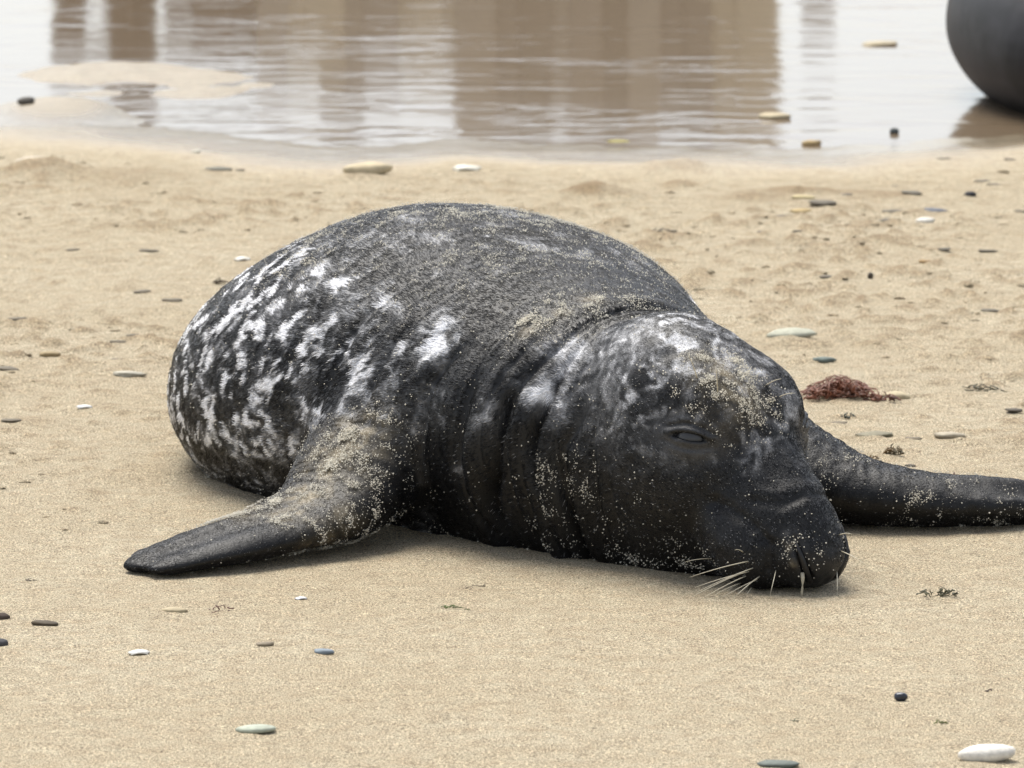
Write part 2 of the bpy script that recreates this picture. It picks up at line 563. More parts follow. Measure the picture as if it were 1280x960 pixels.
EYE = np.array([0.005, 0.104, 0.010])
_a = np.array([.041, -.026, .022]); _a /= np.linalg.norm(_a)
_n = np.array([.40, .74, .54]); _n -= (_n @ _a) * _a; _n /= np.linalg.norm(_n)
EYEM = np.stack([_a, _n, np.cross(_a, _n) * np.sign(np.cross(_a, _n)[2])], 1)      # along the lids, outward, up
def head_sdf(p):
    q = to_head(p)
    qa = q * [1, 0, 1] + np.abs(q) * [0, 1, 0]       # mirrored
    d = ellip(q, [-.105, .010, -.035], [.150, .120, .118])
    d = smin(d, capsule(q, (-.03, 0, -.035), (.165, 0, -.040), .094, .066), .06)
    d = smin(d, ellip(qa, [-.02, .070, -.085], [.095, .060, .070]), .05)      # cheeks
    d = smin(d, ellip(qa, [.135, .048, -.082], [.082, .054, .056]), .028)      # whisker pads
    d = smin(d, ellip(q, [.222, 0, -.045], [.038, .050, .040]), .035)          # nose
    d = smin(d, ellip(q, [.095, 0, -.135], [.090, .055, .040]), .03)           # lower jaw
    d = smin(d, ellip(qa, [-.025, .060, .045], [.050, .030, .025]), .05)       # brow
    # shallow folds of the muzzle, nostrils, mouth
    def fold(depth, wd, *P):
        c = capsule(qa, P[0], P[1], 0, 0)
        for a, b in zip(P[1:], P[2:]): c = np.minimum(c, capsule(qa, a, b, 0, 0))
        return depth * np.exp(-(c / wd) ** 2)
    d = d + fold(.0050, .009, (.085, .086, -.045), (.140, .076, -.030), (.190, .060, -.035), (.205, .060, -.065))
    d = d - fold(.0022, .011, (.110, .070, -.005), (.150, .045, .022), (.150, .0, .030))
    d = d + fold(.0022, .008, (.130, .068, -.008), (.165, .042, .016), (.165, .0, .022))
    d = d - fold(.0040, .007, (.203, .052, -.012), (.232, .054, -.026), (.246, .034, -.062))
    d = smax(d, -capsule(qa, (.209, .045, -.008), (.238, .046, -.022), .003, .0060), .004)
    d = smax(d, -capsule(qa, (.238, .046, -.022), (.259, .022, -.058), .0060, .0075), .004)
    d = d + fold(.0045, .006, (.262, 0, -.050), (.250, 0, -.085))
    d = smax(d, -capsule(qa, (.068, .086, -.148), (.130, .094, -.118), .006, .004), .012)
    d = smax(d, -capsule(qa, (.130, .094, -.118), (.225, .045, -.116), .004, .003), .012)
    d = d + fold(.006, .010, (.020, .110, -.140), (.062, .098, -.125))
    # eye
    e = (qa - EYE) @ EYEM
    d = smin(d, np.linalg.norm((e - [0, -.020, 0]) * [.85, 1, 1], axis=1) - .029, .012)
    ex = e[:, 0] / .032
    up = .0064 * np.clip(1 - ex ** 2, 0, 1); dn = .0054 * np.clip(1 - ex ** 2, 0, 1)
    zz = e[:, 2]
    slit = np.maximum(np.maximum(zz - up, -zz - dn), np.abs(e[:, 0]) - .032)
    slit = np.maximum(slit, -(e[:, 1] + .012))
    d = smax(d, -slit, .003)
    m = np.exp(-((e[:, 1] / .035) ** 2)) * (np.abs(ex) < 1.5)
    lid = np.clip(1 - (ex / 1.45) ** 2, 0, 1)
    for off, sc_, am, wd in ((.0025, 1.0, -.0055, .0032), (.0110, 1.15, .0036, .0025), (.0160, 1.2, -.0030, .0045)):       # upper lid, crease above it
        d = d + m * am * lid * np.exp(-((zz - up * sc_ - off) / wd) ** 2)
    for off, sc_, am, wd in ((.0035, 1.0, -.0022, .0030), (.0100, 1.3, .0026, .0028), (.0165, 1.4, -.0016, .0040)):
        d = d + m * am * lid * np.exp(-((-zz - dn * sc_ - off) / wd) ** 2)
    # ear hole
    d = smax(d, -(np.linalg.norm(qa - [-.115, .118, -.012], axis=1) - .004), .012)
    return d

FOLDS = [(0.55, .8, .011, 1), (1.00, .75, .013, 2), (1.38, .7, .012, 3), (1.80, .6, .007, 4), (2.25, .5, .005, 5), (2.75, .4, .003, 6)]
def body_sdf(p):
    C = BODY.coords(p)
    t, lat, ver, e, par, idx = C
    d = BODY.sdf(p, C)
    d = d + 0.005 * np.sin(lat * 9 + t * 2.2) * sstep(.02, .25, ver) * sstep(2.5, 3.5, t)
    m = np.nonzero((np.abs(d) < .04) & (t < 4.2))[0]
    if len(m):
        t, lat, ver, q = t[m], lat[m], ver[m], p[m]
        wob = vnoise(q * 5.0, 61) * .16 + vnoise(q * 13.0, 62) * .06
        x = np.zeros(len(m))
        for t0, wd, dep, sd_ in FOLDS:
            tt = t + wob + .22 * (ver - .1) / .2 * (sd_ % 2 - .3)
            amp = (0.6 + 0.4 * np.sin(lat * 11 + ver * 17 + sd_ * 2.1)) * (1 - (.5 if sd_ == 3 else .93) * sstep(.04, .15, ver))
            x += dep * amp * 2.7 * (np.exp(-((tt - t0) / .05) ** 2) - .45 * np.exp(-((tt - t0 - .19) / .12) ** 2))
        sk = vnoise(np.stack([t * 4.6 + wob, lat * 2.5 + wob, ver * 4.0 - wob], 1), 64)       # loose skin on the chest
        x += .0075 * np.clip(1 - np.abs(sk) * 3.2, 0, 1) * (1 - sstep(2.9, 3.8, t)) * (1 - sstep(.10, .22, ver))
        d[m] += x
    return d

def limb_detail(L, p, tip_from):
    """a limb, measured exactly only near it"""
    c = L.S[:, :3]; lo, hi = c.min(0) - .30, c.max(0) + .30
    d = np.full(len(p), .25)
    m = np.nonzero(((p > lo) & (p < hi)).all(1))[0]
    if len(m):
        q = p[m]; C = L.coords(q); t, lat, ver, e, par, idx = C
        x = L.sdf(q, C)
        if tip_from:
            dig = np.sin(lat / par[:, 3] * 7.0) * .0050 * sstep(tip_from, tip_from + 1.2, t)
            wr = .0006 * np.sin(t * 24 + vnoise(q * 20, 77) * 3 + lat * 25) * sstep(.3, .8, t) * (1 - sstep(2.0, 2.8, t))
            x = x + (dig + wr) * (np.abs(x) < .05)
        d[m] = np.minimum(x, .25)
    return d

def parts_sdf(p):
    b = body_sdf(p)
    h = np.full(len(p), .3); m = np.nonzero(((p - HO) ** 2).sum(1) < .55 ** 2)[0]
    if len(m): h[m] = np.minimum(head_sdf(p[m]), .3)
    n = limb_detail(NEARF, p, 2.8)
    f = limb_detail(FARF, p, 2.8)
    hi = np.minimum(limb_detail(HINDL, p, 0), limb_detail(HINDR, p, 0))
    return b, h, n, f, hi
def seal_sdf(p):
    b, h, n, f, hi = parts_sdf(p)
    d = smin(b, h, .045)
    d = smin(d, n, .035)
    d = smin(d, f, .04)
    d = smin(d, hi, .05)
    d = d + .0012 * vnoise(p * 60, 88)
    return smax(d, -(p[:, 2] + .012), .012)

sv, sq = surface(seal_sdf, (-.78, 8.70, -.03), (.95, 11.45, .52), 0.0064)
sv, sq = subdivide(sv, sq)
sv, snrm = project(seal_sdf, sv, 2)

b_, h_, n_, f_, hi_ = parts_sdf(sv)
w_head = sstep(.03, -.03, h_ - b_) if False else np.clip(.5 + .5 * (b_ - h_) / .05, 0, 1)
lim = np.minimum(n_, f_)
w_limb = np.clip(.5 + .5 * (np.minimum(b_, h_) - lim) / .05, 0, 1)
bt, blat, bver, _, bpar, bidx = BODY.coords(sv)

# direction the fur lies
flow = BODY.T[bidx].copy()
flow += np.array([0, 0, -.35]) * (1 - w_limb)[:, None]
flow = flow * (1 - w_head[:, None]) + w_head[:, None] * (-HF + np.array([0, 0, -.25]))
for L, dd in ((NEARF, n_), (FARF, f_)):
    ii = L.coords(sv)[5]
    wl = (w_limb * (dd <= lim))[:, None]
    flow = flow * (1 - wl) + L.T[ii] * wl
flow += 0.35 * np.stack([vnoise(sv * 9, 101 + i) for i in range(3)], 1) + .15 * np.stack([vnoise(sv * 28, 111 + i) for i in range(3)], 1)
flow -= (flow * snrm).sum(1)[:, None] * snrm
flow /= np.linalg.norm(flow, axis=1)[:, None] + 1e-9

# ---- coat colour: black with pale patches on the flank, grey sheen painted on neck and top of head
_z = sv[:, 2] - CAM_H
_dep = sv[:, 1] * math.cos(PITCH) - _z * math.sin(PITCH)
_X = 640 + sv[:, 0] / _dep * FPX
_Y = 480 - (sv[:, 1] * math.sin(PITCH) + _z * math.cos(PITCH)) / _dep * FPX
def anchor(px, py):
    """point of the body that shows at a pixel of the photograph"""
    m = (_X - px) ** 2 + (_Y - py) ** 2
    cand = np.argpartition(m, 50)[:50]
    return sv[cand[np.argmin(_dep[cand])]]
pale = np.zeros(len(sv))
wv = sv + .018 * np.stack([vnoise(sv * 22, 131 + i) for i in range(3)], 1) + .007 * np.stack([vnoise(sv * 70, 141 + i) for i in range(3)], 1)
brk = .25 + .95 * sstep(-.28, .15, fbm(wv * 46, 2, 231))
for px, py, r, a, s_ in ((262, 452, .040, 1.0, 1), (275, 430, .026, .9, 1), (240, 500, .022, .9, 0), (300, 395, .028, .8, 1), (322, 398, .026, .9, 1), (352, 418, .034, 1, 0),
                        (390, 345, .042, .85, 1), (372, 365, .032, .8, 1), (434, 352, .028, 1, 0), (478, 378, .026, .8, 0), (485, 395, .022, .7, 0), (320, 496, .024, 1, 0), (345, 480, .018, .7, 0),
                        (398, 425, .030, .7, 0), (410, 400, .026, .6, 1), (548, 402, .034, .75, 0), (545, 430, .034, .85, 0), (565, 415, .024, .6, 0), (500, 440, .024, .4, 0), (455, 480, .036, .5, 0), (470, 470, .02, .55, 0),
                        (335, 550, .034, .5, 0), (300, 530, .024, .45, 0), (250, 545, .022, .5, 0), (235, 530, .02, .5, 0), (390, 520, .028, .45, 0), (430, 500, .028, .45, 0), (360, 520, .02, .5, 0), (280, 370, .02, .7, 1), (420, 330, .03, .5, 1),
                        (500, 270, .05, .3, 1), (450, 300, .045, .3, 1), (510, 520, .03, .35, 0), (480, 525, .03, .35, 0), (540, 500, .025, .4, 0)):
    c = anchor(px, py)
    d2 = ((wv - c) ** 2).sum(1)
    if s_:                              # streaks lying across the flank
        ax_ = np.array([.62, .25, .74]); al = ((wv - c) @ ax_)
        d2 = (d2 - al ** 2) * 2.6 + al ** 2 * .55
    pale = np.maximum(pale, a * np.exp(-d2 / r ** 2 * 1.5) * brk)
_vm = np.clip(.125 + .08 * (bt - 3.0), .06, .26)
flank = sstep(2.2, 2.9, bt) * (1 - w_head) * (1 - w_limb) * (1 - sstep(_vm - .04, _vm + .035, bver + .03 * fbm(sv * 12, 2, 221))) * (.35 + .65 * sstep(-.10, .02, bver))
_ax = np.array([.62, .25, .74]); _al = wv @ _ax
wa = (wv - .5 * _al[:, None] * _ax)                 # blotches drawn out along the lie of the coat
mot = fbm(wa * 52, 3, 151, .6)
pale = np.maximum(pale, .95 * flank * sstep(.0, .34, mot))
pale *= 1 - .9 * flank * sstep(.05, -.30, fbm(wa * 50 + 5, 2, 157))
pale = np.maximum(pale, .22 * sstep(2.2, 3.2, bt) * (1 - w_limb) * sstep(.15, .5, fbm(wv * 26, 2, 153)))
neck = np.exp(-((sv - anchor(745, 440)) ** 2).sum(1) / .105 ** 2)
for px, py, r, a in ((672, 484, .030, .95), (700, 430, .035, .6), (720, 455, .05, .5), (790, 420, .06, .40), (760, 500, .05, .35), (700, 510, .03, .4), (840, 420, .06, .3), (905, 440, .05, .4), (940, 470, .05, .35), (600, 520, .03, .25), (575, 590, .02, .35), (640, 470, .02, .3)):
    pale = np.maximum(pale, a * np.exp(-((wv - anchor(px, py)) ** 2).sum(1) / r ** 2 * 1.3) * (.45 + .75 * sstep(-.3, .4, fbm(wv * 24, 2, 161))))  # pale marks, with the grey sheen of the neck side put into the colour
hq = to_head(sv)
snout = w_head * sstep(-.06, .1, hq[:, 0])
pale = np.maximum(pale, .28 * w_head * sstep(.12, .45, fbm(wv * 34, 2, 171)) * sstep(.05, -.05, hq[:, 0] - .09) * sstep(-.09, -.02, hq[:, 2]))
for px, py, r, a in ((800, 490, .030, 1), (780, 500, .03, .8), (860, 640, .06, .9), (950, 660, .07, 1)):    # black marks on cheek and muzzle
    pale *= 1 - a * np.exp(-((sv - anchor(px, py)) ** 2).sum(1) / r ** 2)
crown_sheen = np.exp(-((sv - anchor(820, 420)) ** 2).sum(1) / .13 ** 2)
pale = np.maximum(pale, .55 * crown_sheen * sstep(-.05, .40, fbm(wv * [60, 60, 60], 3, 241)))  # silver sheen painted into the coat as pale speckle
eq = (hq * [1, 0, 1] + np.abs(hq) * [0, 1, 0] - EYE) @ EYEM
bare = np.exp(-((eq[:, 0] / .060) ** 2 + (eq[:, 1] / .06) ** 2 + ((eq[:, 2] + .005) / .034) ** 2) ** 1.6)      # short-haired skin round the eye
nosep = np.exp(-(((hq - [.250, 0, -.050]) / [.045, .050, .042]) ** 2).sum(1) ** 1.5)              # bare nose leather
hm_ = hq * [1, 0, 1] + np.abs(hq) * [0, 1, 0]
nslit = np.minimum(capsule(hm_, (.209, .045, -.008), (.238, .046, -.022), 0, 0), capsule(hm_, (.238, .046, -.022), (.259, .022, -.058), 0, 0))
nosep = np.maximum(nosep, np.exp(-(nslit / .016) ** 4))
pale = np.clip(pale * (1 - bare) * (1 - nosep), 0, 1)
lo_c, hi_c = np.array([.0052, .0052, .0056]), np.array([.90, .90, .92])
fine_ = fbm(wv * 85, 2, 211)
pale = np.clip(pale * (1 + .55 * fine_) + .12 * fine_ * (pale > .08), 0, 1)
gam = np.clip(pale * 1.25, 0, 1) ** 1.3
fcol = lo_c * (1 - gam[:, None]) + hi_c * gam[:, None]
fcol += (nosep * .012)[:, None] + (bare * .055)[:, None] * np.array([1, 1, 1.03])

_ex = eq[:, 0] / .034                                 # black rims of the lids; shade of the fold above painted in
_h = .0064 * np.clip(1 - _ex ** 2, 0, 1)
rim = (np.abs(_ex) < 1.15) * np.exp(-((np.abs(eq[:, 2]) - _h) / .0030) ** 2) * np.exp(-(eq[:, 1] / .02) ** 2)
rim = np.maximum(rim, .75 * (np.abs(_ex) < 1.3) * np.exp(-((eq[:, 2] - _h * 1.2 - .011) / .0022) ** 2) * np.exp(-(eq[:, 1] / .025) ** 2))
fcol = fcol * (1 - .93 * rim[:, None])
film = np.zeros(len(sv))
for px, py, r, a in ((420, 575, .05, .9), (445, 545, .045, .9), (385, 615, .04, .9), (360, 640, .03, .8), (430, 640, .03, .4), (300, 635, .045, .8), (270, 622, .03, .5), (400, 680, .04, .35),
                     (905, 470, .035, .75), (930, 495, .035, .65), (885, 450, .03, .4), (982, 684, .006, .6), (992, 710, .006, .6), (740, 372, .018, .5), (700, 390, .016, .5), (660, 410, .016, .5), (420, 590, .02, .4)):
    film = np.maximum(film, a * np.exp(-((sv - anchor(px, py)) ** 2).sum(1) / r ** 2))
film = np.clip(film * .7 * (.35 + 1.1 * sstep(-.25, .35, fbm(sv * 75, 3, 199))), 0, .9)[:, None]
fcol = fcol * (1 - film) + np.array([.36, .30, .20]) * film

def fur_skin():
    k = NM('seal_skin')
    c = k.n('ShaderNodeAttribute', attribute_name='coat')
    pos = k.n('ShaderNodeNewGeometry').outputs['Position']
    n = k.noise(330, 3, .7, pos)
    k.l(k.mix(1.0, k.mix(1.0, c.outputs['Color'], (.8, .8, .8), 'MULTIPLY'), k.ramp(n, (.3, .6), (.7, 1.4)), 'MULTIPLY'), k.b.inputs['Base Color'])
    k.b.inputs['Roughness'].default_value = .45
    k.b.inputs['Specular IOR Level'].default_value = .35
    b = k.n('ShaderNodeBump', Strength=.5, Distance=.002)
    k.l(n, b.inputs['Height']); k.l(b.outputs[0], k.b.inputs['Normal'])
    return k.m
def fur_hair():
    k = NM('seal_fur')
    c = k.n('ShaderNodeAttribute', attribute_name='coat')
    k.l(c.outputs['Color'], k.b.inputs['Base Color'])
    k.b.inputs['Roughness'].default_value = .34
    k.b.inputs['Specular IOR Level'].default_value = .17
    return k.m
SKIN, FUR = fur_skin(), fur_hair()

seal = bpy.data.objects.new('seal', None); COL.objects.link(seal)
seal.location = (0, 9.6, 0)
tag(seal, 'black grey seal with white flank patches, sprawled on the sand with chin down', 'seal')
OFF = np.array([0, 9.6, 0])
body = mesh_obj('body', sv - OFF, sq, SKIN, seal)
vattr(body, 'coat', fcol, 'FLOAT_COLOR')

# ---- short wet fur, real strands
def scatter(q, nrm_ok, count, weight):
    P = sv[q]
    A = np.linalg.norm(np.cross(P[:, 2] - P[:, 0], P[:, 3] - P[:, 1]), axis=1) / 2
    wq = A * weight[q].mean(1)
    idx = rng.choice(len(q), count, p=wq / wq.sum())
    u, v_ = rng.random(count), rng.random(count)
    wt = np.stack([(1 - u) * (1 - v_), u * (1 - v_), u * v_, (1 - u) * v_], 1)
    def samp(arr):
        a = arr[q[idx]]
        return (a * wt[..., None]).sum(1) if a.ndim == 3 else (a * wt).sum(1)
    return samp

NH = 420000
facing = np.clip((snrm * (np.array([0, 0, CAM_H]) - sv) / np.linalg.norm(np.array([0, 0, CAM_H]) - sv, axis=1)[:, None]).sum(1), -1, 1)
wfur = (.15 + .85 * sstep(-.55, -.1, facing)) * sstep(-.005, .01, sv[:, 2]) * (1 - .93 * bare) * (1 - nosep)
wfur *= 1 + .9 * w_head
smp = scatter(sq, None, NH, wfur)
hp, hn, hf, hc = smp(sv), smp(snrm), smp(flow), smp(fcol)
hlimb, hhead, hpale = smp(w_limb), smp(w_head), smp(pale)
hn /= np.linalg.norm(hn, axis=1)[:, None]
cl = rng.normal(0, .13, (NH, 3)) + .33 * np.stack([vnoise(hp * 150, 181 + i) for i in range(3)], 1)   # wet clumps
hf = hf + cl; hf -= .85 * (hf * hn).sum(1)[:, None] * hn; hf /= np.linalg.norm(hf, axis=1)[:, None]
ln = (.0080 + .0035 * rng.random(NH)) * (1 - .3 * sstep(2.8, 2.0, smp(bt))) * (1 - .55 * hlimb) * (1 - .58 * hhead) * (1 + .05 * hpale)
ln *= 1 + 1.3 * sstep(-.43, -.51, hp[:, 0]) * (hp[:, 2] < .06) * hlimb
lift = .06 + .14 * rng.random(NH) + .12 * hpale
pts = np.empty((NH, 4, 3))
for i, s_ in enumerate((0, .33, .68, 1.0)):
    pts[:, i] = hp + hf * (ln * s_)[:, None] + hn * (ln * (lift * s_ - .14 * s_ ** 2) - .0006 * (i == 0))[:, None]
hair = bpy.data.hair_curves.new('fur')
hair.add_curves([4] * NH)
hair.points.foreach_set('position', (pts - OFF).astype(np.float32).ravel())
ra = hair.attributes.get('radius') or hair.attributes.new('radius', 'FLOAT', 'POINT')
ra.data.foreach_set('value', np.tile(np.array([.00042, .00042, .00034, .0001], np.float32), NH))
ca = hair.attributes.new('coat', 'FLOAT_COLOR', 'CURVE')
cc = np.ones((NH, 4), np.float32); hard = np.clip((hpale - .42 + .42 * (rng.random(NH) - .5)) * 4 + .5, 0, 1)          # each strand is pale or black, few are between
soft = np.clip(hpale * 1.25, 0, 1) ** 1.3
hc = hc + ((.55 * (hard - soft))[:, None] * np.array([.86, .86, .88]))
cc[:, :3] = np.maximum(hc, .005) * (.7 + .6 * rng.random(NH))[:, None]
backh = sstep(.02, .2, smp(bver)) * sstep(1.0, 2.2, smp(bt)) * (1 - hlimb) * (1 - hhead)
cc[:, :3] += ((rng.random(NH) < .08 * backh + .04 + .06 * hhead) * .26 * rng.random(NH))[:, None]        # pale guard hairs

ca.data.foreach_set('color', cc.ravel())
hair.materials.append(FUR)
fur = bpy.data.objects.new('fur', hair); COL.objects.link(fur); fur.parent = seal
tag(fur, kind='stuff')

# ---- sand grains stuck in the coat
GRAIN = plain_material('sand_grains', (0.80, 0.75, 0.63), .7, 200, .4, 0)
wg = .018 + .42 * sstep(.12, .32, bver) * sstep(2.6, 1.2, np.abs(bt - 2.7)) * (1 - w_head) * (.4 + sstep(-.2, .4, fbm(sv * 9, 2, 191)))
for px, py, r, a in ((420, 575, .05, 3.0), (445, 545, .05, 2.6), (385, 615, .045, 2.6), (360, 640, .03, 2.5), (430, 660, .05, 1.2), (470, 640, .05, 1.0), (300, 635, .05, 2.2), (265, 620, .03, 1.2),
                     (905, 470, .04, 4.0), (930, 495, .04, 3.6), (885, 450, .04, 1.6), (960, 500, .03, 1.4), (700, 385, .05, 1.0), (740, 372, .035, 2.8), (700, 390, .025, 3), (660, 405, .025, 3), (800, 375, .03, 1.5),
                     (1150, 615, .05, .5), (1230, 635, .06, .5), (1050, 570, .05, .4), (720, 610, .05, .4), (680, 620, .04, .5), (860, 700, .04, .5), (1000, 680, .02, 1.5), (800, 720, .06, .5), (700, 705, .06, .4), (560, 690, .05, .25)):
    wg += a * np.exp(-((sv - anchor(px, py)) ** 2).sum(1) / r ** 2) * (.35 + 1.2 * sstep(-.1, .5, fbm(sv * 40, 2, 195)))
wg *= (.12 + 1.6 * sstep(.0, .45, fbm(sv * 55, 2, 197))) * sstep(-.35, .0, facing) * (1 - .9 * bare)
NG = 32000
smp = scatter(sq, None, NG, wg)
gpnt, gn = smp(sv), smp(snrm)
gs_ = .00042 + .0010 * rng.random(NG) ** 3
ctr = gpnt + gn * (.0022 + .0026 * rng.random(NG))[:, None]
octa = np.array([[1, 0, 0], [-1, 0, 0], [0, 1, 0], [0, -1, 0], [0, 0, 1], [0, 0, -1]], float)
of = np.array([[0, 2, 4], [2, 1, 4], [1, 3, 4], [3, 0, 4], [2, 0, 5], [1, 2, 5], [3, 1, 5], [0, 3, 5]])
gv = (ctr[:, None] + octa[None] * gs_[:, None, None] * (.7 + .6 * rng.random((NG, 6, 1)))).reshape(-1, 3)
gf = (of[None] + 6 * np.arange(NG)[:, None, None]).reshape(-1, 3)
grains = mesh_obj('sand_grains', gv - OFF, gf, GRAIN, seal, smooth=False)
tag(grains, kind='stuff')

# ---- eyes, whiskers, nose drip
def uv_ellipsoid(c, r, nu=24, nv=14, M=None):
    V, Fc = [], []
    for j in range(nv + 1):
        th = math.pi * j / nv
        for i in range(nu):
            ph = 2 * math.pi * i / nu
            V.append((r[0] * math.sin(th) * math.cos(ph), r[1] * math.sin(th) * math.sin(ph), r[2] * math.cos(th)))
    for j in range(nv):
        for i in range(nu):
            Fc.append((j * nu + i, (j + 1) * nu + i, (j + 1) * nu + (i + 1) % nu, j * nu + (i + 1) % nu))
    V = np.array(V)
    if M is not None: V = V @ M.T
    return V + c, Fc

ke = NM('eye_surface')
ke.b.inputs['Base Color'].default_value = (.028, .028, .030, 1); ke.b.inputs['Roughness'].default_value = .3
for sgn in (1, -1):
    c = from_head((EYE - .0235 * EYEM[:, 1]) * [1, sgn, 1])
    V, Fc = uv_ellipsoid(c, (.0295, .0295, .0295))
    mesh_obj('eye', V - OFF, Fc, ke.m, seal)

def tube(pts, rad, n=6):
    pts = np.asarray(pts, float); V, Fc = [], []
    for i, p in enumerate(pts):
        T = pts[min(i + 1, len(pts) - 1)] - pts[max(i - 1, 0)]; T /= np.linalg.norm(T)
        a = np.cross(T, [0.1, 0.2, 1.0]); a /= np.linalg.norm(a); b = np.cross(T, a)
        r = rad[i] if hasattr(rad, '__len__') else rad
        for k in range(n):
            t = 2 * math.pi * k / n
            V.append(p + r * (a * math.cos(t) + b * math.sin(t)))
    for i in range(len(pts) - 1):
        for k in range(n):
            Fc.append((i * n + k, i * n + (k + 1) % n, (i + 1) * n + (k + 1) % n, (i + 1) * n + k))
    Fc.append(tuple(range(n))[::-1]); Fc.append(tuple(range((len(pts) - 1) * n, len(pts) * n)))
    return np.array(V), Fc
kn = NM('nostril_shade')  # black tube laid in the slit, standing in for the shade of the opening
kn.b.inputs['Base Color'].default_value = (.004, .0035, .0035, 1); kn.b.inputs['Roughness'].default_value = .5
for sgn in (1, -1):
    P = [from_head(np.array(p) * [1, sgn, 1]) for p in ((.210, .0435, -.010), (.224, .0440, -.0155), (.237, .0435, -.023), (.246, .0340, -.039), (.2545, .0235, -.056))]
    V, Fc = tube(P, [.0012, .0030, .0042, .0048, .0040], 8)
    mesh_obj('nostril_dark', V - OFF, Fc, kn.m, seal)
kw = NM('whisker_bristle')
kw.b.inputs['Base Color'].default_value = (.62, .56, .42, 1); kw.b.inputs['Roughness'].default_value = .35
def whisker(a, b, sag=.004, r=.0009):
    """from a pixel on the coat to a pixel where the tip hangs in front of it"""
    p0 = anchor(*a)
    dep = p0[1] - .035
    zb = CAM_H + dep * (-math.tan(PITCH - math.atan((480 - b[1]) / FPX)))
    p1 = np.array([(b[0] - 640) / FPX * math.hypot(dep, CAM_H), dep, max(zb, .003)])
    P = [p0 * (1 - t) + p1 * t + np.array([0, -.010, .0025]) * 4 * t * (1 - t) - np.array([0, 0, sag]) * t * t for t in np.linspace(0, 1, 8)]
    V, Fc = tube(P, np.linspace(r, r * .3, 8), 5)
    mesh_obj('whisker', V - OFF, Fc, kw.m, seal)
for a, b in (((932, 704), (862, 718)), ((924, 718), (862, 744)), ((930, 722), (878, 746)), ((926, 730), (890, 748)), ((922, 734), (905, 748)), ((934, 734), (920, 749)),
             ((938, 738), (932, 750)), ((888, 700), (856, 699)), ((966, 716), (962, 742)), ((1052, 668), (1064, 664)), ((1054, 690), (1084, 704)), ((1050, 716), (1046, 744)),
             ((925, 690), (918, 684)), ((940, 712), (872, 736)), ((935, 716), (868, 731)), ((944, 728), (900, 747)), ((948, 724), (915, 750)), ((960, 480), (975, 470)), ((975, 495), (992, 488)), ((870, 470), (858, 438)), ((898, 488), (893, 455))):
    whisker(a, b)
kd = NM('nose_drip')
kd.b.inputs['Base Color'].default_value = (.62, .56, .42, 1); kd.b.inputs['Roughness'].default_value = .15
kd.b.inputs['Transmission Weight'].default_value = .35
a0 = anchor(1007, 716)
P = [a0 + np.array([.0008 * math.sin(i), -.002 - .0015 * min(i, 3), -.0070 * i]) for i in range(6)]
V, Fc = tube(P, [.0030, .0030, .0018, .0015, .0018, .0008], 8)
mesh_obj('nose_drip', V - OFF, Fc, kd.m, seal)

# ------------------------------------------------------------------ a second seal, resting at the water's edge, half out of the photograph
SX, SY = 0.005, -0.42
def moved(rows): return [(r[0] + SX, r[1] + SY) + tuple(r[2:]) for r in rows]
B2 = Loft(moved([
    (1.62, 14.95, .08, .10, .07, .12), (1.58, 15.12, .11, .24, .17, .2), (1.52, 15.36, .14, .40, .28, .25),
    (1.52, 15.75, .15, .48, .35, .27), (1.60, 16.15, .15, .42, .31, .25), (1.74, 16.5, .15, .31, .26, .23), (1.88, 16.78, .16, .20, .19, .2), (1.98, 16.98, .16, .12, .13, .13)]), 120)
B2F = [Loft(moved(r), 20, flat=False) for r in (
       [(1.46, 16.4, .12, .1, .1, .1), (1.38, 16.3, .06, .09, .05, .05), (1.34, 16.14, .02, .05, .02, .03)],
       [(1.95, 16.3, .12, .1, .1, .1), (2.12, 16.2, .05, .09, .05, .05), (2.26, 16.12, .0, .05, .02, .03)],
       [(1.62, 15.0, .08, .06, .05, .06), (1.60, 14.86, .04, .07, .03, .03), (1.57, 14.74, .015, .07, .02, .02)],
       [(1.66, 15.0, .08, .06, .05, .06), (1.72, 14.88, .04, .07, .03, .03), (1.78, 14.77, .015, .07, .02, .02)])]
def seal2_sdf(p):
    d = B2.sdf(p)
    d = smin(d, ellip(p, np.array([2.02 + SX, 17.06 + SY, .17]), np.array([.12, .14, .11])), .06)
    d = smin(d, ellip(p, np.array([2.07 + SX, 17.20 + SY, .14]), np.array([.07, .10, .07])), .05)
    for L in B2F: d = smin(d, limb_detail(L, p, 0), .05)
    d = d + .006 * vnoise(p * 6, 201)
    return smax(d, -(p[:, 2] + .045), .02)
v2, q2 = surface(seal2_sdf, (.95, 14.2, -.08), (2.4, 17.05, .6), .013)
v2, n2 = project(seal2_sdf, v2, 1)
for _ in range(14):                                  # relax
    acc, num = np.zeros_like(v2), np.zeros(len(v2))
    for a in range(4):
        np.add.at(acc, q2[:, a], v2[q2[:, (a + 1) % 4]]); np.add.at(num, q2[:, a], 1)
        np.add.at(acc, q2[:, a], v2[q2[:, a - 1]]); np.add.at(num, q2[:, a], 1)
    v2 = .4 * v2 + .6 * acc / np.maximum(num, 1)[:, None]
def dark_coat():
    k = NM('dark_coat')
    pos = k.n('ShaderNodeNewGeometry').outputs['Position']
    n = k.noise(14, 4, .6, pos)
    k.l(k.ramp(n, (.35, (.006, .006, .0065)), (.7, (.028, .027, .030))), k.b.inputs['Base Color'])
    k.b.inputs['Roughness'].default_value = .5
    k.b.inputs['Specular IOR Level'].default_value = .3
    b = k.n('ShaderNodeBump', Strength=.6, Distance=.003); k.l(k.noise(260, 3, .7, pos), b.inputs['Height']); k.l(b.outputs[0], k.b.inputs['Normal'])
    return k.m
s2 = mesh_obj('seal', v2 - np.array([1.6, 15.1, 0]), q2, dark_coat())
s2.location = (1.6, 15.1, 0)
